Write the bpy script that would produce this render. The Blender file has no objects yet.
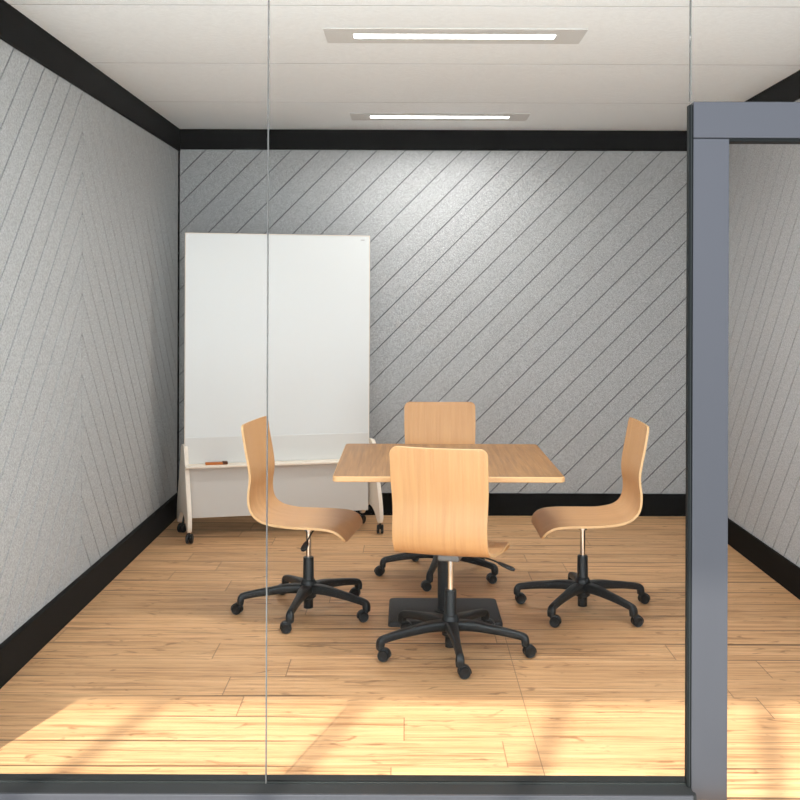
import bpy, bmesh, math, random
from mathutils import Vector, Matrix
random.seed(7)
R = math.radians
scene = bpy.context.scene
COL = scene.collection

# ------------------------------------------------------------------ camera
cam_d = bpy.data.cameras.new('camera')
cam = bpy.data.objects.new('camera', cam_d)
COL.objects.link(cam)
cam_d.sensor_width = 36
cam_d.lens = 36 * 1050 / 800
cam_d.shift_x = -7 / 800
cam_d.shift_y = -105 / 800
cam_d.clip_start = 0.05
cam.rotation_mode = 'XYZ'
cam.matrix_world = Matrix.Translation((0, 0, 1.49)) @ Matrix.Rotation(R(90), 4, 'X') @ Matrix.Rotation(R(0.2), 4, 'Z')
scene.camera = cam

# ------------------------------------------------------------------ world, sun, daylight
scene.view_settings.view_transform = 'Standard'
scene.view_settings.look = 'None'
scene.view_settings.gamma = 1
scene.view_settings.use_curve_mapping = False
scene.view_settings.exposure = 0.68
w = bpy.data.worlds.new('world')
scene.world = w
w.use_nodes = True
bg = w.node_tree.nodes['Background']
bg.inputs[0].default_value = (0.86, 0.93, 1.0, 1)
bg.inputs[1].default_value = 1.4

sun_d = bpy.data.lights.new('sun', 'SUN')
sun_d.energy = 4.5
sun_d.angle = R(1.0)
sun_d.color = (1.0, 0.96, 0.86)
sun = bpy.data.objects.new('sun', sun_d)
COL.objects.link(sun)
SUN_DIR = Vector((0.30, 1.0, -math.tan(R(40)) * 1.044)).normalized()
sun.rotation_euler = (-SUN_DIR).to_track_quat('Z', 'Y').to_euler()
sun.location = (-2, -4, 6)

ar_d = bpy.data.lights.new('window_daylight', 'AREA')
ar_d.shape = 'RECTANGLE'
ar_d.size = 5.5
ar_d.size_y = 3.2
ar_d.energy = 70
ar_d.color = (0.97, 0.985, 1.0)
ar = bpy.data.objects.new('window_daylight', ar_d)
COL.objects.link(ar)
ar.location = (0.4, -0.8, 2.35)
ar.rotation_euler = (R(90), 0, 0)

# ------------------------------------------------------------------ materials
def lin(c):
    return tuple(((v / 255) / 12.92 if v / 255 <= 0.04045 else ((v / 255 + 0.055) / 1.055) ** 2.4) for v in c) + (1,)

def mat(name, rgb, rough=0.5, metal=0.0, spec=0.5, noise=None, bump=None):
    """rgb in sRGB 0-255; noise=(scale, amount) multiplies the colour; bump=(scale, strength)."""
    m = bpy.data.materials.new(name)
    m.use_nodes = True
    nt = m.node_tree
    b = nt.nodes['Principled BSDF']
    b.inputs['Base Color'].default_value = lin(rgb)
    b.inputs['Roughness'].default_value = rough
    b.inputs['Metallic'].default_value = metal
    b.inputs['Specular IOR Level'].default_value = spec
    tc = nt.nodes.new('ShaderNodeTexCoord')
    sc_, am = noise or (60, 0.04)
    n = nt.nodes.new('ShaderNodeTexNoise')
    n.inputs['Scale'].default_value = sc_
    n.inputs['Detail'].default_value = 3
    nt.links.new(tc.outputs['Object'], n.inputs['Vector'])
    mr = nt.nodes.new('ShaderNodeMapRange')
    mr.inputs['From Min'].default_value = 0.3
    mr.inputs['From Max'].default_value = 0.7
    mr.inputs['To Min'].default_value = 1 - am
    mr.inputs['To Max'].default_value = 1 + am
    nt.links.new(n.outputs['Fac'], mr.inputs['Value'])
    mx = nt.nodes.new('ShaderNodeVectorMath')
    mx.operation = 'SCALE'
    mx.inputs[0].default_value = lin(rgb)[:3]
    nt.links.new(mr.outputs['Result'], mx.inputs['Scale'])
    nt.links.new(mx.outputs['Vector'], b.inputs['Base Color'])
    if bump:
        n2 = nt.nodes.new('ShaderNodeTexNoise')
        n2.inputs['Scale'].default_value = bump[0]
        n2.inputs['Detail'].default_value = 4
        nt.links.new(tc.outputs['Object'], n2.inputs['Vector'])
        bp = nt.nodes.new('ShaderNodeBump')
        bp.inputs['Strength'].default_value = bump[1]
        bp.inputs['Distance'].default_value = 0.002
        nt.links.new(n2.outputs['Fac'], bp.inputs['Height'])
        nt.links.new(bp.outputs['Normal'], b.inputs['Normal'])
    return m

M_FELT = mat('grey_felt', (176, 178, 179), 1.0, spec=0.1, noise=(150, 0.24), bump=(260, 0.7))
M_FELTBACK = mat('felt_groove', (118, 119, 121), 1.0, spec=0.0)
M_BLACK = mat('black_trim', (17, 17, 16), 0.7, spec=0.1)
M_CEIL = mat('ceiling_panel', (240, 244, 246), 0.85, spec=0.2)
M_CEILGAP = mat('ceiling_gap', (95, 92, 88), 0.9, spec=0.1)
M_FIX = mat('fixture_plate', (208, 208, 206), 0.6)
M_METAL = mat('grey_painted_aluminium', (74, 75, 80), 0.42, metal=0.6, spec=0.25, noise=(300, 0.02))
M_TRACK = mat('dark_track', (30, 32, 33), 0.5, spec=0.2)
M_GASKET = mat('rubber_gasket', (20, 23, 23), 0.7, spec=0.15)
M_GASKET_EDGE = mat('gasket_edge', (44, 48, 48), 0.5, spec=0.2)
M_WHITE = mat('whiteboard_white', (226, 229, 229), 0.25, noise=(2, 0.01))
M_WHITE2 = mat('lower_panel_white', (210, 207, 202), 0.4, noise=(2, 0.01))
M_WHITE3 = mat('lip_white', (218, 218, 215), 0.35, noise=(2, 0.01))
M_CREAM = mat('cream_edge', (240, 228, 212), 0.5)
M_PLASTIC = mat('black_plastic', (25, 29, 31), 0.42, spec=0.4)
M_PLASTIC2 = mat('caster_wheel_plastic', (22, 25, 27), 0.38, spec=0.4)
M_CHROME = mat('chrome', (225, 225, 225), 0.15, metal=1.0)
M_STEEL = mat('grey_steel', (120, 122, 124), 0.45, metal=0.5)
M_BASEPLATE = mat('black_powdercoat', (27, 29, 31), 0.55, bump=(500, 0.2))
M_ORANGE = mat('orange_brown_felt', (190, 108, 48), 0.8)
M_DARKBROWN = mat('dark_brown', (92, 55, 34), 0.8)
M_MARK = mat('grey_mark', (190, 190, 190), 0.6)

M_HALL = mat('pale_bounce_floor', (226, 225, 223), 0.6, noise=(4, 0.04))  # unseen hall floor, made pale to bounce neutral light into the room

def emission(name, rgb, s):
    m = bpy.data.materials.new(name)
    m.use_nodes = True
    b = m.node_tree.nodes['Principled BSDF']
    b.inputs['Base Color'].default_value = lin(rgb)
    b.inputs['Emission Color'].default_value = lin(rgb)
    b.inputs['Emission Strength'].default_value = s
    return m
M_LAMP = emission('lit_diffuser', (255, 253, 251), 9.0)

def glass_mat(name, tint, ior, rough=0.0, mixfac=None):
    m = bpy.data.materials.new(name)
    m.use_nodes = True
    nt = m.node_tree
    nt.nodes.clear()
    out = nt.nodes.new('ShaderNodeOutputMaterial')
    tr = nt.nodes.new('ShaderNodeBsdfTransparent')
    tr.inputs[0].default_value = tint + (1,)
    gl = nt.nodes.new('ShaderNodeBsdfGlossy') if mixfac is None else nt.nodes.new('ShaderNodeBsdfDiffuse')
    if mixfac is None:
        gl.inputs['Roughness'].default_value = rough
    else:
        gl.inputs[0].default_value = (0.18, 0.18, 0.17, 1)
    mx = nt.nodes.new('ShaderNodeMixShader')
    if mixfac is None:
        fr = nt.nodes.new('ShaderNodeFresnel')
        fr.inputs['IOR'].default_value = ior
        nt.links.new(fr.outputs[0], mx.inputs[0])
    else:
        mx.inputs[0].default_value = mixfac
    nt.links.new(tr.outputs[0], mx.inputs[1])
    nt.links.new(gl.outputs[0], mx.inputs[2])
    nt.links.new(mx.outputs[0], out.inputs[0])
    return m
M_GLASS = glass_mat('clear_glass', (0.99, 0.995, 0.99), 1.07)
M_JOINT = glass_mat('silicone_joint', (0.8, 0.8, 0.8), 1.0, mixfac=0.7)

class NT:
    """tiny helper to wire shader maths"""
    def __init__(s, name):
        s.m = bpy.data.materials.new(name)
        s.m.use_nodes = True
        s.t = s.m.node_tree
        s.b = s.t.nodes['Principled BSDF']
    def n(s, typ, **kw):
        nd = s.t.nodes.new(typ)
        for k, v in kw.items():
            setattr(nd, k, v)
        return nd
    def put(s, sock, v):
        if isinstance(v, bpy.types.NodeSocket):
            s.t.links.new(v, sock)
        else:
            sock.default_value = v
    def math(s, op, a, b=0.0, c=0.0):
        nd = s.n('ShaderNodeMath', operation=op)
        s.put(nd.inputs[0], a); s.put(nd.inputs[1], b); s.put(nd.inputs[2], c)
        return nd.outputs[0]
    def comb(s, x, y, z):
        nd = s.n('ShaderNodeCombineXYZ')
        s.put(nd.inputs[0], x); s.put(nd.inputs[1], y); s.put(nd.inputs[2], z)
        return nd.outputs[0]
    def noise(s, vec, scale, detail=3, rough=0.5, dist=0.0):
        nd = s.n('ShaderNodeTexNoise')
        s.put(nd.inputs['Vector'], vec)
        nd.inputs['Scale'].default_value = scale
        nd.inputs['Detail'].default_value = detail
        nd.inputs['Roughness'].default_value = rough
        nd.inputs['Distortion'].default_value = dist
        return nd.outputs['Fac']
    def rng(s, v, a, b, c=0.0, d=1.0, smooth=False):
        nd = s.n('ShaderNodeMapRange')
        if smooth:
            nd.interpolation_type = 'SMOOTHSTEP'
        s.put(nd.inputs['Value'], v)
        for k, x in (('From Min', a), ('From Max', b), ('To Min', c), ('To Max', d)):
            s.put(nd.inputs[k], x)
        return nd.outputs['Result']
    def mix(s, f, a, b, mode='MIX'):
        nd = s.n('ShaderNodeMix', data_type='RGBA', blend_type=mode)
        s.put(nd.inputs['Factor'], f)
        s.put(nd.inputs[6], a); s.put(nd.inputs[7], b)
        return nd.outputs[2]
    def ramp(s, v, stops):
        nd = s.n('ShaderNodeValToRGB')
        e = nd.color_ramp.elements
        while len(e) < len(stops):
            e.new(0.5)
        for i, (p, c) in enumerate(stops):
            e[i].position = p
            e[i].color = lin(c)
        s.put(nd.inputs[0], v)
        return nd.outputs[0]

def floor_material():
    k = NT('oak_plank_floor')
    tc = k.n('ShaderNodeTexCoord')
    sep = k.n('ShaderNodeSeparateXYZ')
    k.put(sep.inputs[0], tc.outputs['Object'])
    X, Y = sep.outputs[0], sep.outputs[1]
    W, L = 0.196, 1.9
    v = k.math('DIVIDE', k.math('ADD', Y, 20 * W - 3.508), W)
    row = k.math('FLOOR', v)
    fv = k.math('SUBTRACT', v, row)
    wn = k.n('ShaderNodeTexWhiteNoise', noise_dimensions='1D')
    k.put(wn.inputs['W'], row)
    off = k.math('MULTIPLY', wn.outputs['Value'], L)
    u = k.math('DIVIDE', k.math('ADD', X, k.math('ADD', off, 20 * L)), L)
    colm = k.math('FLOOR', u)
    fu = k.math('SUBTRACT', u, colm)
    wn2 = k.n('ShaderNodeTexWhiteNoise', noise_dimensions='2D')
    k.put(wn2.inputs['Vector'], k.comb(row, colm, 0.0))
    pr = wn2.outputs['Value']
    sh = k.math('MULTIPLY', pr, 37.0)
    # grain: long streaks along x, shifted per plank
    g1 = k.noise(k.comb(k.math('ADD', k.math('MULTIPLY', X, 1.1), sh), k.math('MULTIPLY', Y, 36.0), sh), 1.0, 5, 0.6, 0.4)
    g2 = k.noise(k.comb(k.math('ADD', k.math('MULTIPLY', X, 3.5), sh), k.math('MULTIPLY', Y, 95.0), sh), 1.0, 4, 0.6)
    g3 = k.noise(k.comb(k.math('ADD', k.math('MULTIPLY', X, 0.6), sh), k.math('MULTIPLY', Y, 9.0), sh), 1.0, 3, 0.5, 1.2)
    base = k.ramp(g1, [(0.25, (190, 143, 100)), (0.45, (214, 168, 122)), (0.60, (225, 181, 134)), (0.80, (233, 192, 147))])
    c = k.mix(k.rng(g2, 0.35, 0.68), k.mix(1.0, base, (0.86, 0.82, 0.78, 1), 'MULTIPLY'), base)
    tone = k.rng(k.math('ADD', k.math('MULTIPLY', pr, 0.5), k.math('MULTIPLY', g3, 0.6)), 0.1, 0.95, 0.91, 1.17)
    sc_ = k.n('ShaderNodeVectorMath', operation='SCALE')
    k.put(sc_.inputs[0], c)
    k.put(sc_.inputs['Scale'], tone)
    c = sc_.outputs[0]
    # sparse dark mineral streaks and knots
    st = k.noise(k.comb(k.math('ADD', k.math('MULTIPLY', X, 1.6), sh), k.math('MULTIPLY', Y, 48.0), 3.3), 1.0, 4, 0.6, 0.9)
    c = k.mix(k.rng(st, 0.51, 0.70, 0.0, 0.68, True), c, lin((146, 100, 64)))
    s2 = k.noise(k.comb(k.math('ADD', k.math('MULTIPLY', X, 4.0), sh), k.math('MULTIPLY', Y, 120.0), 8.3), 1.0, 3, 0.6, 1.2)
    c = k.mix(k.rng(s2, 0.52, 0.68, 0.0, 0.55, True), c, lin((138, 94, 60)))
    kn = k.noise(k.comb(k.math('MULTIPLY', X, 7.0), k.math('MULTIPLY', Y, 16.0), sh), 1.0, 2, 0.5, 1.5)
    c = k.mix(k.rng(kn, 0.62, 0.74, 0.0, 0.6, True), c, lin((120, 78, 46)))
    # seams between rows: irregular darkness along the run
    e = k.math('MULTIPLY', k.math('SUBTRACT', 0.5, k.math('ABSOLUTE', k.math('SUBTRACT', fv, 0.5))), W)
    wob = k.noise(k.comb(k.math('MULTIPLY', X, 0.9), k.math('MULTIPLY', row, 3.7), 1.0), 1.0, 1, 0.5)
    wob = k.math('ADD', wob, k.math('MULTIPLY', k.math('SUBTRACT', wn.outputs['Value'], 0.5), 0.22))
    sw = k.rng(wob, 0.44, 0.62, 0.0014, 0.0130, True)
    seam = k.math('MULTIPLY', k.rng(e, k.math('MULTIPLY', sw, 0.4), sw, 1.0, 0.0), k.rng(wob, 0.40, 0.58, 0.10, 0.9))
    eu = k.math('MULTIPLY', k.math('SUBTRACT', 0.5, k.math('ABSOLUTE', k.math('SUBTRACT', fu, 0.5))), L)
    butt = k.math('MULTIPLY', k.rng(eu, 0.0008, 0.0028, 1.0, 0.0), 0.65)
    # one straight cut across the planks in front of the table
    cx = k.math('ABSOLUTE', k.math('SUBTRACT', X, 0.433))
    cut = k.math('MULTIPLY', k.rng(cx, 0.0008, 0.0022, 0.6, 0.0), k.math('MULTIPLY', k.math('GREATER_THAN', Y, 3.0), k.math('LESS_THAN', Y, 4.75)))
    s_all = k.math('MAXIMUM', k.math('MAXIMUM', seam, butt), cut)
    c = k.mix(s_all, c, lin((92, 66, 44)))
    k.put(k.b.inputs['Base Color'], c)
    k.put(k.b.inputs['Roughness'], k.rng(g2, 0.3, 0.7, 0.42, 0.55))
    k.b.inputs['Specular IOR Level'].default_value = 0.35
    bp = k.n('ShaderNodeBump')
    bp.inputs['Strength'].default_value = 0.15
    bp.inputs['Distance'].default_value = 0.002
    k.put(bp.inputs['Height'], k.math('SUBTRACT', g1, s_all))
    k.put(k.b.inputs['Normal'], bp.outputs[0])
    return k.m

def uv_wood(name, light, dark, su, sv, amt=1.0, rough=0.42, spots=False):
    """fine straight grain along UV y"""
    k = NT(name)
    uv = k.n('ShaderNodeUVMap')
    sep = k.n('ShaderNodeSeparateXYZ')
    k.put(sep.inputs[0], uv.outputs[0])
    oi = k.n('ShaderNodeObjectInfo')
    sh = k.math('MULTIPLY', oi.outputs['Random'], 20.0)
    U, V = sep.outputs[0], sep.outputs[1]
    a = k.noise(k.comb(k.math('ADD', k.math('MULTIPLY', U, su), sh), k.math('MULTIPLY', V, sv), sh), 1.0, 4, 0.65, 0.3)
    b = k.noise(k.comb(k.math('ADD', k.math('MULTIPLY', U, su * 4.5), sh), k.math('MULTIPLY', V, sv * 2.2), sh), 1.0, 3, 0.5)
    f = k.math('ADD', k.math('MULTIPLY', a, 0.6), k.math('MULTIPLY', b, 0.4))
    mid = 0.5
    c = k.ramp(f, [(mid - 0.16 / amt, dark), (mid + 0.16 / amt, light)])
    k.put(k.b.inputs['Base Color'], c)
    k.b.inputs['Roughness'].default_value = rough
    k.b.inputs['Specular IOR Level'].default_value = 0.4
    return k.m

M_FLOOR = floor_material()
M_PLY = uv_wood('beech_veneer', (211, 164, 113), (196, 147, 99), 26, 1.6)
M_PLYEDGE = mat('ply_edge', (228, 188, 138), 0.5)
M_TABLE = uv_wood('oak_table_veneer', (178, 130, 76), (126, 84, 42), 46, 2.2, 0.9)
M_TABEDGE = mat('table_edge', (222, 176, 124), 0.5)

# ------------------------------------------------------------------ mesh helpers
def tag(o, label=None, cat=None, group=None, kind=None):
    if label: o['label'] = label
    if cat: o['category'] = cat
    if group: o['group'] = group
    if kind: o['kind'] = kind
    return o

def empty(name, loc=(0, 0, 0), rz=0):
    o = bpy.data.objects.new(name, None)
    o.empty_display_size = 0.1
    COL.objects.link(o)
    o.location = loc
    o.rotation_euler = (0, 0, rz)
    return o

def obj(name, bm, mats, parent=None, smooth=None):
    me = bpy.data.meshes.new(name)
    bmesh.ops.recalc_face_normals(bm, faces=bm.faces)
    bm.to_mesh(me)
    bm.free()
    for m in (mats if isinstance(mats, (list, tuple)) else [mats]):
        me.materials.append(m)
    o = bpy.data.objects.new(name, me)
    COL.objects.link(o)
    if parent:
        o.parent = parent
    if smooth:
        me.polygons.foreach_set('use_smooth', [True] * len(me.polygons))
        me.set_sharp_from_angle(angle=R(smooth))
    return o

def box(bm, x0, x1, y0, y1, z0, z1, bev=0.0, mi=0, seg=2, mtx=None):
    t = bmesh.new()
    vs = [t.verts.new((x, y, z)) for x in (x0, x1) for y in (y0, y1) for z in (z0, z1)]
    for f in ((0, 1, 3, 2), (4, 6, 7, 5), (0, 4, 5, 1), (2, 3, 7, 6), (0, 2, 6, 4), (1, 5, 7, 3)):
        t.faces.new([vs[i] for i in f])
    if bev:
        bmesh.ops.bevel(t, geom=list(t.edges), offset=bev, segments=seg, profile=0.5, affect='EDGES')
    merge(bm, t, mi, mtx)

def merge(bm, t, mi=0, mtx=None):
    bmesh.ops.recalc_face_normals(t, faces=t.faces)
    t.verts.index_update()
    vm = [bm.verts.new((mtx @ v.co) if mtx else v.co) for v in t.verts]
    for f in t.faces:
        try:
            nf = bm.faces.new([vm[v.index] for v in f.verts])
            nf.material_index = mi
        except ValueError:
            pass
    t.free()

def lathe(bm, prof, n=28, mi=0, mtx=None):
    """prof: (radius, height) list about local z"""
    t = bmesh.new()
    rings = []
    for r, z in prof:
        rings.append([t.verts.new((r * math.cos(2 * math.pi * i / n), r * math.sin(2 * math.pi * i / n), z)) for i in range(n)])
    for a, b in zip(rings, rings[1:]):
        for i in range(n):
            t.faces.new((a[i], a[(i + 1) % n], b[(i + 1) % n], b[i]))
    t.faces.new(rings[0][::-1])
    t.faces.new(rings[-1])
    merge(bm, t, mi, mtx)

def sweep(bm, path, secs, up=Vector((0, 0, 1)), mi=0, mtx=None, rnd=0.3, nseg=4):
    """sweep rounded rectangles secs[i]=(width, height) along path (list of Vector)"""
    t = bmesh.new()
    rings = []
    for i, p in enumerate(path):
        a = path[max(i - 1, 0)]
        b = path[min(i + 1, len(path) - 1)]
        d = (b - a).normalized()
        side = d.cross(up)
        if side.length < 1e-4:
            side = Vector((0, 1, 0))
        side.normalize()
        side = Vector((0, -1, 0)) if up == 'y' else side
        nrm = side.cross(d).normalized()
        wv, hv = secs[i]
        r = rnd * min(wv, hv)
        ring = []
        for cx, cy, a0 in ((1, 1, 0), (-1, 1, 90), (-1, -1, 180), (1, -1, 270)):
            for q in range(nseg + 1):
                an = R(a0 + 90 * q / nseg)
                x = cx * (wv / 2 - r) + r * math.cos(an)
                y = cy * (hv / 2 - r) + r * math.sin(an)
                ring.append(t.verts.new(p + side * x + nrm * y))
        rings.append(ring)
    n = len(rings[0])
    for a, b in zip(rings, rings[1:]):
        for i in range(n):
            t.faces.new((a[i], a[(i + 1) % n], b[(i + 1) % n], b[i]))
    t.faces.new(rings[0][::-1])
    t.faces.new(rings[-1])
    merge(bm, t, mi, mtx)

def prism(bm, pts, axis, a0, a1, mi=0, bev=0.0, mtx=None):
    """extrude 2D outline; axis 'x': pts are (y,z); 'y': (x,z); 'z': (x,y)"""
    def P(p, a):
        return {'x': (a, p[0], p[1]), 'y': (p[0], a, p[1]), 'z': (p[0], p[1], a)}[axis]
    t = bmesh.new()
    A = [t.verts.new(P(p, a0)) for p in pts]
    B = [t.verts.new(P(p, a1)) for p in pts]
    fa = t.faces.new(A)
    fb = t.faces.new(B[::-1])
    n = len(pts)
    for i in range(n):
        t.faces.new((A[i], B[i], B[(i + 1) % n], A[(i + 1) % n]))
    if bev:
        ed = [e for e in t.edges if (e.verts[0] in A and e.verts[1] in A) or (e.verts[0] in B and e.verts[1] in B)]
        bmesh.ops.bevel(t, geom=ed, offset=bev, segments=2, profile=0.5, affect='EDGES')
    merge(bm, t, mi, mtx)

def rrect(x0, x1, y0, y1, r, n=6):
    pts = []
    for cx, cy, a0 in ((x1 - r, y1 - r, 0), (x0 + r, y1 - r, 90), (x0 + r, y0 + r, 180), (x1 - r, y0 + r, 270)):
        for q in range(n + 1):
            a = R(a0 + 90 * q / n)
            pts.append((cx + r * math.cos(a), cy + r * math.sin(a)))
    return pts

def spline(pts, n):
    """Catmull-Rom through pts, n samples per span"""
    P = [Vector(p) for p in pts]
    P = [2 * P[0] - P[1]] + P + [2 * P[-1] - P[-2]]
    out = []
    for i in range(1, len(P) - 2):
        for q in range(n):
            t = q / n
            a, b, c, d = P[i - 1], P[i], P[i + 1], P[i + 2]
            out.append(0.5 * ((2 * b) + (c - a) * t + (2 * a - 5 * b + 4 * c - d) * t * t + (3 * b - a - 3 * c + d) * t ** 3))
    out.append(P[-2])
    return out

# ------------------------------------------------------------------ room shell
XL, XR, YB, YF, ZC = -1.551, 1.945, 7.111, 3.04, 2.607

bm = bmesh.new()
box(bm, XL - 0.1, XR + 0.1, YF, YB + 0.1, -0.08, 0.0)
tag(obj('floor', bm, M_FLOOR), kind='structure')
bm = bmesh.new()
box(bm, -5.0, 5.5, -1.2, YF - 0.0005, -0.08, -0.0005)
tag(obj('floor', bm, M_HALL), kind='structure')

def clip(poly, nx, ny, c):
    """keep the side nx*x+ny*y <= c"""
    out = []
    for i in range(len(poly)):
        a, b = poly[i], poly[(i + 1) % len(poly)]
        da, db = nx * a[0] + ny * a[1] - c, nx * b[0] + ny * b[1] - c
        if da <= 0:
            out.append(a)
        if da * db < 0:
            t = da / (da - db)
            out.append((a[0] + t * (b[0] - a[0]), a[1] + t * (b[1] - a[1])))
    return out

SP = 0.193
def felt(bm, rect, slope, phase, place, gap=0.0065, dep=0.010):
    """diagonal felt boards filling rect (u0,u1,z0,z1); grooves z = slope*u + phase + k*SP; place(u,z,d) -> world"""
    u0, u1, z0, z1 = rect
    k0 = int((z0 - slope * u0 - phase) / SP) - 30
    for k in range(k0, k0 + 90):
        lo = phase + k * SP
        hi = lo + SP
        poly = [(u0, z0), (u1, z0), (u1, z1), (u0, z1)]
        g = gap * 0.7071
        poly = clip(poly, slope, -1, -(lo + g))
        if len(poly) > 2:
            poly = clip(poly, -slope, 1, hi - g)
        if len(poly) < 3:
            continue
        ar = 0.5 * abs(sum(poly[i][0] * poly[(i + 1) % len(poly)][1] - poly[(i + 1) % len(poly)][0] * poly[i][1] for i in range(len(poly))))
        if ar < 1e-4:
            continue
        cx = sum(p[0] for p in poly) / len(poly)
        cz = sum(p[1] for p in poly) / len(poly)
        def shrink(p, s=0.0007):
            d = math.hypot(p[0] - cx, p[1] - cz) or 1
            return (p[0] + (cx - p[0]) / d * s, p[1] + (cz - p[1]) / d * s)
        t = bmesh.new()
        A = [t.verts.new(place(p[0], p[1], 0)) for p in poly]
        B = [t.verts.new(place(p[0], p[1], dep - 0.0007)) for p in poly]
        Cc = [t.verts.new(place(*shrink(p), dep)) for p in poly]
        n = len(poly)
        for a, b in ((A, B), (B, Cc)):
            for i in range(n):
                t.faces.new((a[i], b[i], b[(i + 1) % n], a[(i + 1) % n]))
        t.faces.new(Cc)
        t.faces.new(A[::-1])
        merge(bm, t)

T = 0.010
# back wall
bm = bmesh.new()
box(bm, XL - 0.1, XR + 0.1, YB + T, YB + 0.10, 0, ZC)
wb = tag(obj('wall_back', bm, M_FELTBACK), kind='structure')
bm = bmesh.new()
felt(bm, (XL + 0.004, XR, 0.10, ZC - 0.08), 1, 2.47 + 1.364, lambda u, z, d: (u, YB + T - d, z))
obj('felt_panel', bm, M_FELT, wb)
# left wall, chevron meeting at y = 5.012
bm = bmesh.new()
box(bm, XL - 0.10, XL - T, YF, YB + T, 0, ZC)
wl = tag(obj('wall_left', bm, M_FELTBACK), kind='structure')
bm = bmesh.new()
PL = lambda u, z, d: (XL - T + d, u, z)
felt(bm, (YF + 0.10, 5.008, 0.10, ZC - 0.08), 1.10, 2.072 - 1.10 * 5.012, PL, 0.010, 0.0105)
felt(bm, (5.015, YB - 0.004, 0.10, ZC - 0.08), -1.19, 2.072 + 1.19 * 5.012, PL, 0.010, 0.0105)
obj('felt_panel', bm, M_FELT, wl)
# right wall
bm = bmesh.new()
box(bm, XR + T, XR + 0.10, YF, YB + T, 0, ZC)
wr = tag(obj('wall_right', bm, M_FELTBACK), kind='structure')
bm = bmesh.new()
felt(bm, (YF + 0.10, YB - 0.004, 0.10, ZC - 0.08), -1.16, 0.183 + 1.16 * 5.879, lambda u, z, d: (XR + T - d, u, z))
obj('felt_panel', bm, M_FELT, wr)

# baseboards and top trims
def strip(name, x0, x1, y0, y1, z0, z1):
    bm = bmesh.new()
    box(bm, x0, x1, y0, y1, z0, z1, 0.003)
    return tag(obj(name, bm, M_BLACK), kind='structure')
BH, TH = 0.150, 0.137
strip('baseboard_back', XL, XR, YB - 0.014, YB + 0.006, 0.0, BH)
strip('baseboard_left', XL - 0.006, XL + 0.026, YF + 0.08, YB, 0.0, BH)
strip('baseboard_right', XR - 0.014, XR + 0.006, YF + 0.08, YB, 0.0, BH)
strip('trim_1', XL, XR, YB - 0.014, YB + 0.006, ZC - TH, ZC)
strip('trim_2', XL - 0.006, XL + 0.014, YF + 0.08, YB, ZC - TH - 0.012, ZC)
strip('corner_gap_strip', XL - 0.002, XL + 0.011, YB - 0.012, YB, BH, ZC - TH)  # black strip added to stand for the dark gap in the corner
strip('trim_3', XR - 0.014, XR + 0.006, YF + 0.08, YB, ZC - TH, ZC)

# ceiling: wide boards with fine gaps
bm = bmesh.new()
box(bm, XL - 0.1, XR + 0.1, YF, YB + 0.1, ZC + 0.008, ZC + 0.12, mi=1)
ys = [YF, 4.055, 5.075, 6.095, YB + 0.02]
for a, b in zip(ys, ys[1:]):
    box(bm, XL - 0.01, XR + 0.01, a + 0.0030, b - 0.0030, ZC + 0.0005, ZC + 0.009, mi=1)
    box(bm, XL - 0.01, XR + 0.01, a + 0.0030, b - 0.0030, ZC, ZC + 0.0005)
tag(obj('ceiling', bm, [M_CEIL, M_CEILGAP]), kind='structure')

# front: corner posts, sill track, top rail
bm = bmesh.new()
box(bm, XL - 0.1, -1.445, YF, 3.13, 0, ZC, 0.004)
tag(obj('trim_4', bm, M_METAL), kind='structure')
bm = bmesh.new()
# track profile (y,z): black channel with a raised lip behind the glass
prof = [(3.04, 0.0), (3.172, 0.0), (3.172, 0.040), (3.134, 0.040), (3.134, 0.030), (3.118, 0.030), (3.118, 0.037), (3.060, 0.037), (3.060, 0.044), (3.04, 0.044)]
prism(bm, prof, 'x', -1.445, 0.8435)
sill = tag(obj('trim_5', bm, M_TRACK), kind='structure')
bm = bmesh.new()
box(bm, -1.445, 0.832, 3.030, 3.041, 0.0, 0.0455, 0.0015)
obj('sill_face', bm, M_METAL, sill)
bm = bmesh.new()
box(bm, -1.445, 0.8435, 3.122, 3.1295, 0.029, 0.0385)
obj('glazing_bead', bm, M_GASKET_EDGE, sill)
bm = bmesh.new()
box(bm, -1.445, XR + 0.1, YF, 3.16, ZC - 0.04, ZC + 0.12, 0.003)
tag(obj('trim_6', bm, M_METAL), kind='structure')

# door frame
door = tag(empty('door_1', (1.38, 3.12, 0)), kind='structure')
def inv(bm):
    bmesh.ops.translate(bm, verts=bm.verts, vec=(-1.38, -3.12, 0))
    return bm
for x0, x1 in ((0.844, 0.9505), (1.828, 1.934)):
    bm = bmesh.new()
    box(bm, x0, x1, 3.10, 3.135, 0, 1.9555, 0.0025)
    obj('jamb', inv(bm), M_METAL, door)
bm = bmesh.new()
box(bm, 0.844, 1.934, 3.10, 3.135, 1.9570, 2.0645, 0.0025)
obj('header', inv(bm), M_METAL, door)
bm = bmesh.new()
box(bm, 0.9505, 1.828, 3.104, 3.16, 1.9475, 1.9570, 0.001)
obj('door_seal', inv(bm), M_GASKET, door)
bm = bmesh.new()
box(bm, 0.8325, 0.844, 3.104, 3.132, 0.038, 2.056, 0.002)
box(bm, 0.8385, 0.8405, 3.1025, 3.106, 0.038, 2.056, 0.0004, mi=1, seg=1)
obj('edge_gasket', inv(bm), [M_GASKET, M_GASKET_EDGE], door)

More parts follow.
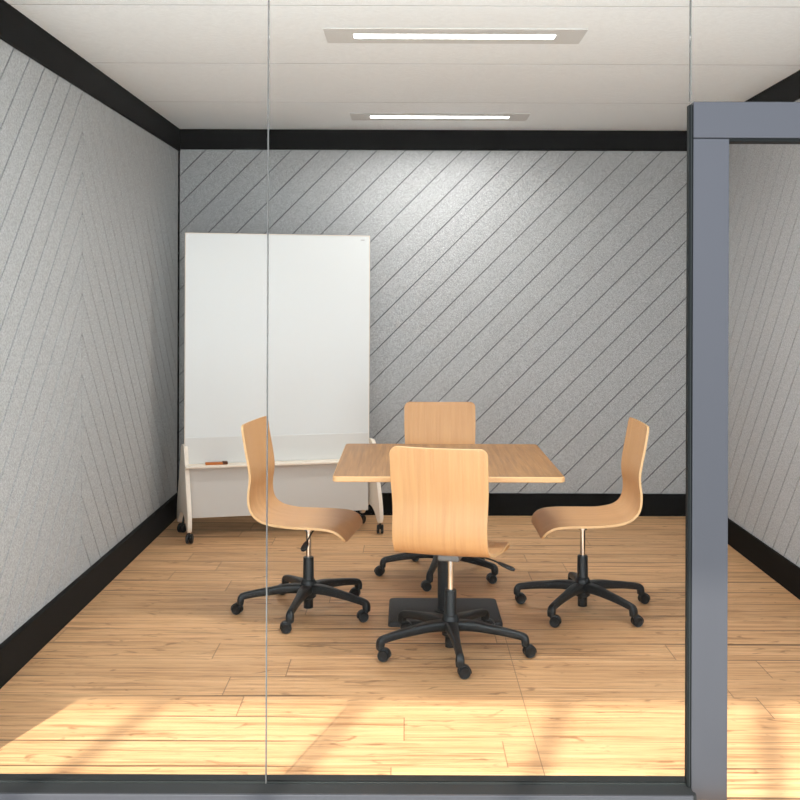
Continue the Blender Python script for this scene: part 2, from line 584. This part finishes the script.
# glass front
def pane(name, x0, x1, z0, z1, joint=None):
    bm = bmesh.new()
    box(bm, x0, x1, 3.1215, 3.1295, z0, z1)
    o = tag(obj(name, bm, M_GLASS), kind='structure')
    if joint:
        bm = bmesh.new()
        box(bm, joint[0] - 0.0004, joint[1] + 0.0004, 3.121, 3.1300, z0, z1)
        obj('glass_joint', bm, M_JOINT, o)
    return o
pane('window_1', -1.445, -0.4160, 0.036, ZC - 0.04, (-0.4160, -0.4132))
pane('window_2', -0.4132, 0.8395, 0.036, ZC - 0.04)
pane('window_3', 0.8425, 1.94, 2.066, ZC - 0.04, (0.8395, 0.8425))

# the big window of the hall behind the camera, whose bars cross the sun
wn4 = tag(empty('window_4', (-0.4, -0.95, 0)), kind='structure')
for xm in (-3.79, -3.06, -2.33, -1.60, -0.86, -0.12, 0.60, 1.34, 2.08, 2.82):
    bm = bmesh.new()
    box(bm, xm - 0.024 + 0.4, xm + 0.024 + 0.4, -0.03, 0.03, 0, 4.26, 0.004)
    obj('mullion', bm, M_METAL, wn4)
bm = bmesh.new()
box(bm, -6.0, 7.0, -0.08, 0.08, 4.26, 11.0)  # unseen head, stretched upward to block sun passing over the window
obj('sun_block_head', bm, M_CEIL, wn4)

# ------------------------------------------------------------------ ceiling lights
def ceiling_light(y, label, watts):
    t = tag(empty('ceiling_light', (0.20, y, ZC)), label, 'ceiling light', 'slim ceiling lights')
    bm = bmesh.new()
    for a, b, c, d in ((-0.555, -0.432, -0.125, 0.125), (0.432, 0.555, -0.125, 0.125), (-0.432, 0.432, -0.125, -0.035), (-0.432, 0.432, 0.035, 0.125)):
        box(bm, a, b, c, d, -0.004, 0.0)
    obj('housing', bm, M_FIX, t)
    bm = bmesh.new()
    box(bm, -0.4319, 0.4319, -0.0349, 0.0349, -0.0045, 0.0)
    df = obj('diffuser', bm, M_LAMP, t)
    ld = bpy.data.lights.new('strip_light', 'AREA')
    ld.shape = 'RECTANGLE'
    ld.size, ld.size_y = 0.86, 0.066
    ld.energy = watts
    ld.spread = R(155)
    ld.color = (1.0, 0.985, 0.96)
    lo = bpy.data.objects.new('strip_light', ld)
    COL.objects.link(lo)
    lo.parent = t
    lo.location = (0, 0, -0.0052)
    return t
ceiling_light(4.52, 'lit slim rectangular ceiling light nearer the glass front, the larger looking of two', 11.5)
ceiling_light(6.57, 'lit slim rectangular ceiling light close to the back wall, the smaller looking of two', 7.5)

# ------------------------------------------------------------------ whiteboard
wbd = tag(empty('mobile_whiteboard', (-0.802, 6.557, 0), R(14)),
          'tall white dry-erase board on casters standing at an angle in the back left corner', 'whiteboard')
ZT, ZM = 1.862, 0.452
bm = bmesh.new()
box(bm, -0.570, 0.570, -0.034, -0.006, ZM, ZT - 0.001, 0.0015)
bd = obj('board', bm, M_WHITE, wbd)
bm = bmesh.new()
for a in ((-0.574, -0.5701, ZM, ZT + 0.003), (0.5701, 0.574, ZM, ZT + 0.003), (-0.5701, 0.5701, ZT - 0.001, ZT + 0.003)):
    box(bm, a[0], a[1], -0.035, -0.005, a[2], a[3])
obj('edge_trim', bm, M_CREAM, bd)
bm = bmesh.new()
box(bm, 0.515, 0.540, -0.0345, -0.0338, 1.832, 1.840)
obj('corner_mark', bm, M_MARK, bd)
bm = bmesh.new()
box(bm, -0.570, 0.570, -0.038, -0.0342, ZM + 0.008, 0.616, 0.001)
obj('lower_strip', bm, M_WHITE3, wbd)
bm = bmesh.new()
box(bm, -0.570, 0.570, -0.030, -0.006, 0.124, ZM - 0.012, 0.002)
obj('lower_panel', bm, M_WHITE2, wbd)
bm = bmesh.new()
box(bm, -0.571, 0.571, -0.125, 0.0, ZM - 0.011, ZM + 0.004, 0.004)
obj('tray', bm, M_CREAM, wbd)
def side_outline():
    half = [(0.022, 0.572), (0.046, 0.560), (0.064, 0.520), (0.092, 0.430), (0.128, 0.330), (0.163, 0.240), (0.183, 0.170),
            (0.190, 0.115), (0.187, 0.080), (0.165, 0.066), (0.140, 0.082), (0.095, 0.125), (0.045, 0.150), (0.0, 0.157)]
    s = [(p.x, p.y) for p in spline(half, 4)]
    left = [(-a, b) for a, b in s[:-1]]
    return s + left[::-1]
OUT = side_outline()
for sx in (-1, 1):
    bm = bmesh.new()
    prism(bm, OUT, 'x', -0.0125, 0.0125, bev=0.003)
    for f in bm.faces:
        f.material_index = 0 if abs(f.normal.x) > 0.9 else 1
    sp_ = obj('side_panel', bm, [M_WHITE2, M_CREAM], wbd, smooth=30)
    sp_.location = (sx * 0.5890 + (0.017 if sx < 0 else 0.006), 0, 0)
    sp_.rotation_euler = (0, 0, R(8))

def board_caster_bm():
    bm = bmesh.new()
    mx = Matrix.Rotation(R(90), 4, 'Y')
    for s in (-1, 1):
        lathe(bm, [(0.004, s * 0.003), (0.023, s * 0.003), (0.0255, s * 0.006), (0.0255, s * 0.012), (0.021, s * 0.0155), (0.006, s * 0.014)], 22,
              mtx=Matrix.Translation((0, 0.010, 0.0255)) @ mx)
    sweep(bm, [Vector((0, 0, 0.100)), Vector((0, 0, 0.062)), Vector((0, 0.004, 0.045)), Vector((0, 0.010, 0.026))],
          [(0.010, 0.010), (0.012, 0.012), (0.006, 0.020), (0.005, 0.014)], up=Vector((0, 1, 0)), rnd=0.45)
    return bm
cas = None
for sx in (-1, 1):
    for sy in (-1, 1):
        if cas is None:
            cas = obj('caster', board_caster_bm(), M_PLASTIC2, wbd, smooth=40)
            c = cas
        else:
            c = cas.copy()
            COL.objects.link(c)
        c.parent = wbd
        c.location = (sx * 0.589 + (0.017 if sx < 0 else 0.006) + (0.022 if sy > 0 and sx < 0 else 0) - sy * 0.165 * math.sin(R(8)), sy * 0.165, 0)
        c.scale = (1.35, 1.12, 1.12)
        c.rotation_euler = (0, 0, R(-14) if sy < 0 else R(140))

def wbp(u, v, z):
    a = R(14)
    return (-0.802 + u * math.cos(a) - v * math.sin(a), 6.557 + u * math.sin(a) + v * math.cos(a), z)
er = tag(empty('board_eraser', wbp(-0.385, -0.085, ZM + 0.0045), R(14)),
         'small orange-brown eraser lying on the whiteboard tray', 'eraser')
bm = bmesh.new()
box(bm, -0.066, 0.066, -0.022, 0.022, 0.0, 0.012, 0.003)
obj('felt_block', bm, M_ORANGE, er)
bm = bmesh.new()
box(bm, 0.036, 0.0675, -0.0225, 0.0225, 0.002, 0.0165, 0.002)
obj('end_cap', bm, M_DARKBROWN, er)

# ------------------------------------------------------------------ table
tb = tag(empty('square_table', (0.178, 4.880, 0)),
         'square oak-topped pedestal table on a flat black base plate between the four chairs', 'table')
bm = bmesh.new()
HT = 0.73
hw = 0.488
outl = rrect(-hw, hw, -hw, hw, 0.022)
t = bmesh.new()
lay = [(0.0, HT - 0.021), (0.0, HT - 0.0035), (0.0035, HT)]
rings = []
for ins, z in [(0.004, HT - 0.024)] + [(l[0], l[1]) for l in lay]:
    f_ = (hw - ins) / hw
    rings.append([t.verts.new((p[0] * f_, p[1] * f_, z)) for p in outl])
n = len(outl)
for a, b in zip(rings, rings[1:]):
    for i in range(n):
        f = t.faces.new((a[i], a[(i + 1) % n], b[(i + 1) % n], b[i]))
        f.material_index = 1
t.faces.new(rings[-1]).material_index = 0
t.faces.new(rings[0][::-1]).material_index = 1
uvl = t.loops.layers.uv.new('UVMap')
for f in t.faces:
    for l in f.loops:
        l[uvl].uv = (l.vert.co.x, l.vert.co.y)
obj('table_top', t, [M_TABLE, M_TABEDGE], tb)
bm = bmesh.new()
box(bm, -0.19, 0.19, -0.19, 0.19, HT - 0.036, HT - 0.0245, 0.003)
box(bm, -0.30, 0.30, -0.02, 0.02, HT - 0.055, HT - 0.0365, 0.003)
obj('support_bracket', bm, M_BASEPLATE, tb)
bm = bmesh.new()
lathe(bm, [(0.045, 0.024), (0.045, 0.030), (0.031, 0.034), (0.031, HT - 0.075), (0.060, HT - 0.070), (0.060, HT - 0.0555)], 36)
obj('column', bm, M_BASEPLATE, tb, smooth=40)
bm = bmesh.new()
t = bmesh.new()
o2 = rrect(-0.258, 0.258, -0.172, 0.215, 0.018)
rings = []
for ins, z in ((0.0, 0.0), (0.0, 0.014), (0.004, 0.021), (0.012, 0.024)):
    rings.append([t.verts.new((p[0] * (0.258 - ins) / 0.258, p[1] * (0.2 - ins) / 0.2, z)) for p in o2])
n = len(o2)
for a, b in zip(rings, rings[1:]):
    for i in range(n):
        t.faces.new((a[i], a[(i + 1) % n], b[(i + 1) % n], b[i]))
t.faces.new(rings[-1]); t.faces.new(rings[0][::-1])
merge(bm, t)
obj('base_plate', bm, M_BASEPLATE, tb)

# ------------------------------------------------------------------ chairs
PROFILE = [(-0.281, 0.905), (-0.272, 0.850), (-0.262, 0.792), (-0.251, 0.735), (-0.243, 0.683), (-0.244, 0.640), (-0.250, 0.597),
           (-0.248, 0.545), (-0.229, 0.498), (-0.188, 0.466), (-0.130, 0.452), (-0.060, 0.447), (0.010, 0.4455),
           (0.070, 0.4455), (0.125, 0.443), (0.162, 0.437), (0.188, 0.424), (0.203, 0.407), (0.211, 0.387)]
PROFILE = [(a, b - 0.014) for a, b in PROFILE]
def shell_bm():
    pts = spline(PROFILE, 5)
    # refine near both ends so the rounded corners are smooth
    arc = [0]
    for a, b in zip(pts, pts[1:]):
        arc.append(arc[-1] + (b - a).length)
    total = arc[-1]
    def at(s):
        s = min(max(s, 0), total)
        for i in range(len(arc) - 1):
            if s <= arc[i + 1]:
                k = (s - arc[i]) / (arc[i + 1] - arc[i])
                d = (pts[i + 1] - pts[i]).normalized()
                d0 = (pts[max(i, 1)] - pts[max(i, 1) - 1]).normalized()
                d1 = (pts[min(i + 2, len(pts) - 1)] - pts[min(i + 1, len(pts) - 2)]).normalized()
                dd = (d0.lerp(d, 0.5)).lerp(d.lerp(d1, 0.5), k).normalized()
                return pts[i].lerp(pts[i + 1], k), dd
        return pts[-1], (pts[-1] - pts[-2]).normalized()
    rt, rb = 0.030, 0.060
    ss = [rt * (1 - math.cos(R(90 * q / 8))) for q in range(8)]
    ss += [rt + (total - rt - rb) * q / 70 for q in range(70)]
    ss += [total - rb + rb * math.sin(R(90 * q / 10)) for q in range(11)]
    def width(s):
        # back 0.392 wide, waist narrower, seat flaring
        keys = [(0.0, 0.396), (0.12, 0.396), (0.30, 0.384), (0.42, 0.386), (0.54, 0.415), (0.66, 0.446), (total, 0.446)]
        for (a, wa), (b, wb_) in zip(keys, keys[1:]):
            if s <= b:
                k = (s - a) / (b - a)
                k = k * k * (3 - 2 * k)
                wv = wa + (wb_ - wa) * k
                break
        else:
            wv = keys[-1][1]
        h = wv / 2
        if s < rt:
            h = h - rt + math.sqrt(max(rt * rt - (rt - s) ** 2, 0))
        if s > total - rb:
            q = s - (total - rb)
            h = h - rb + math.sqrt(max(rb * rb - q * q, 0))
        return h
    bm = bmesh.new()
    uvl = bm.loops.layers.uv.new('UVMap')
    NV = 16
    th = 0.0105
    outer, inner, UV = [], [], {}
    for s in ss:
        p, d = at(s)
        nrm = Vector((-d.y, d.x))          # towards the sitter: (+x at the back, +z on the seat)
        if nrm.x + nrm.y < 0:
            nrm = -nrm
        h = width(s)
        cup = 0.010 + (0.002 - 0.010) * min(max((s - 0.35) / 0.2, 0), 1)
        ro, ri = [], []
        for j in range(NV + 1):
            v = -1 + 2 * j / NV
            off = cup * (v * v)
            a = p + nrm * off
            b = p + nrm * (off + th)
            va = bm.verts.new((a.x, v * h, a.y))
            vb = bm.verts.new((b.x, v * h, b.y))
            UV[va] = UV[vb] = (v * h, s)
            ro.append(va); ri.append(vb)
        outer.append(ro); inner.append(ri)
    def quad(a, b, c, d, mi):
        f = bm.faces.new((a, b, c, d))
        f.material_index = mi
    for i in range(len(ss) - 1):
        for j in range(NV):
            quad(outer[i][j], outer[i][j + 1], outer[i + 1][j + 1], outer[i + 1][j], 0)
            quad(inner[i][j], inner[i + 1][j], inner[i + 1][j + 1], inner[i][j + 1], 0)
        quad(outer[i][0], outer[i + 1][0], inner[i + 1][0], inner[i][0], 1)
        quad(outer[i][NV], inner[i][NV], inner[i + 1][NV], outer[i + 1][NV], 1)
    for j in range(NV):
        quad(outer[0][j], inner[0][j], inner[0][j + 1], outer[0][j + 1], 1)
        quad(outer[-1][j], outer[-1][j + 1], inner[-1][j + 1], inner[-1][j], 1)
    for f in bm.faces:
        for l in f.loops:
            l[uvl].uv = UV[l.vert]
    return bm

def leg_bm():
    """one arm of the five-star base, pointing along +x"""
    bm = bmesh.new()
    path = [(0.018, 0.108), (0.060, 0.112), (0.110, 0.111), (0.160, 0.105), (0.220, 0.098), (0.275, 0.089), (0.300, 0.084),
            (0.311, 0.077), (0.315, 0.062), (0.315, 0.046)]
    secs = [(0.042, 0.062), (0.042, 0.054), (0.040, 0.046), (0.037, 0.037), (0.034, 0.030), (0.032, 0.027), (0.031, 0.028),
            (0.032, 0.034), (0.032, 0.035), (0.029, 0.032)]
    sp = spline([(a, 0, b) for a, b in path], 3)
    sq = spline([(a, b, 0) for a, b in secs], 3)
    sweep(bm, [Vector(p) for p in sp], [(q.x, q.y) for q in sq], up=Vector((0, 1, 0)), rnd=0.32)
    return bm

def sweep_fix():
    pass

def caster_bm():
    """twin wheel caster, origin below the stem, wheels trailing along +x"""
    bm = bmesh.new()
    ax = Matrix.Rotation(R(90), 4, 'X')
    for s in (-1, 1):
        lathe(bm, [(0.003, s * 0.004), (0.0215, s * 0.004), (0.0240, s * 0.007), (0.0240, s * 0.017), (0.020, s * 0.0225), (0.008, s * 0.0215), (0.003, s * 0.0205)],
              26, mtx=Matrix.Translation((0.016, 0, 0.0240)) @ ax)
    # hood over the wheels
    pts = []
    for q in range(13):
        a = R(-10 + 150 * q / 12)
        pts.append((0.016 + 0.0280 * math.cos(a), 0.0240 + 0.0280 * math.sin(a)))
    for q in range(12, -1, -1):
        a = R(-10 + 150 * q / 12)
        pts.append((0.016 + 0.0243 * math.cos(a), 0.0240 + 0.0243 * math.sin(a)))
    prism(bm, pts, 'y', -0.015, 0.015, bev=0.001)
    box(bm, -0.004, 0.014, -0.0032, 0.0032, 0.018, 0.050, 0.001)
    lathe(bm, [(0.009, 0.040), (0.009, 0.052), (0.006, 0.054), (0.006, 0.062)], 16)
    return bm

def make_chair():
    root = empty('swivel_chair')
    obj('seat_shell', shell_bm(), [M_PLY, M_PLYEDGE], root, smooth=50)
    # seat mechanism
    bm = bmesh.new()
    box(bm, -0.085, 0.095, -0.075, 0.075, 0.4235, 0.4295, 0.0015)
    box(bm, -0.055, 0.070, -0.046, 0.046, 0.392, 0.4235, 0.006)
    obj('seat_plate', bm, M_STEEL, root)
    bm = bmesh.new()
    sweep(bm, [Vector(p) for p in ((0.045, -0.036, 0.403), (0.045, -0.110, 0.400), (0.044, -0.175, 0.384), (0.043, -0.215, 0.368))],
          [(0.007, 0.007)] * 4, up=Vector((0, 0, 1)), rnd=0.5)
    sweep(bm, [Vector(p) for p in ((0.043, -0.195, 0.376), (0.043, -0.215, 0.368), (0.042, -0.250, 0.355), (0.042, -0.264, 0.350))],
          [(0.012, 0.010), (0.026, 0.013), (0.032, 0.013), (0.016, 0.008)], up=Vector((0, 0, 1)), rnd=0.45)
    obj('height_lever', bm, M_PLASTIC, root, smooth=50)
    bm = bmesh.new()
    lathe(bm, [(0.0125, 0.2575), (0.0125, 0.378), (0.020, 0.380), (0.020, 0.3915)], 24)
    obj('gas_cylinder', bm, M_CHROME, root, smooth=40)
    bm = bmesh.new()
    lathe(bm, [(0.022, 0.018), (0.0225, 0.022), (0.0225, 0.060), (0.027, 0.120), (0.0275, 0.145), (0.0255, 0.150), (0.0245, 0.253), (0.023, 0.257), (0.014, 0.257)], 28)
    obj('column_sleeve', bm, M_PLASTIC, root, smooth=40)
    bm = bmesh.new()
    lathe(bm, [(0.0280, 0.064), (0.036, 0.070), (0.038, 0.100), (0.036, 0.138), (0.030, 0.152), (0.0278, 0.154)], 30)
    obj('hub', bm, M_PLASTIC, root, smooth=40)
    l0 = obj('leg', leg_bm(), M_PLASTIC, root, smooth=40)
    c0 = obj('caster', caster_bm(), M_PLASTIC2, l0, smooth=40)
    c0.location = (0.315, 0, 0)
    for k in range(1, 5):
        l = l0.copy(); COL.objects.link(l); l.parent = root
        c = c0.copy(); COL.objects.link(c); c.parent = l
    return root

def copy_tree(o, parent=None):
    c = o.copy()
    COL.objects.link(c)
    if parent:
        c.parent = parent
    for ch in list(o.children):
        copy_tree(ch, c)
    return c

spots = [
    # x, y, yaw, base angle, caster swivels (deg in leg frame), label
    (0.187, 4.400, 76.5, -13.6, 0, 'beech plywood swivel chair in front of the table with its back to the glass'),
    (-0.459, 4.940, -9, -27.6, 180, 'beech plywood swivel chair at the left end of the table beside the whiteboard'),
    (0.838, 4.985, 180.3, 18.6, 0, 'beech plywood swivel chair at the right end of the table, facing left'),
    (0.190, 5.600, -89, -31.0, 180, 'beech plywood swivel chair behind the table facing the glass, mostly hidden'),
]
proto = make_chair()
trees = [proto] + [copy_tree(proto) for _ in spots[1:]]
for root, (x, y, yaw, ba, sw, lab) in zip(trees, spots):
    root.location = (x, y, 0)
    root.rotation_euler = (0, 0, R(yaw))
    tag(root, lab, 'chair', 'plywood swivel chairs around the table')
    if lab.endswith('glass') and 'front' in lab:      # set a notch lower than the others
        for c in root.children:
            if c.name.split('.')[0] in ('seat_shell', 'seat_plate', 'height_lever'):
                c.location.z = -0.006
    legs = [c for c in root.children if c.name.split('.')[0] == 'leg']
    for k, l in enumerate(legs):
        l.rotation_euler = (0, 0, R(ba + 72 * k - yaw))
        for c in l.children:
            c.rotation_euler = (0, 0, R(sw + (12, -9, 5, -14, 8)[k] - ba - 72 * k))
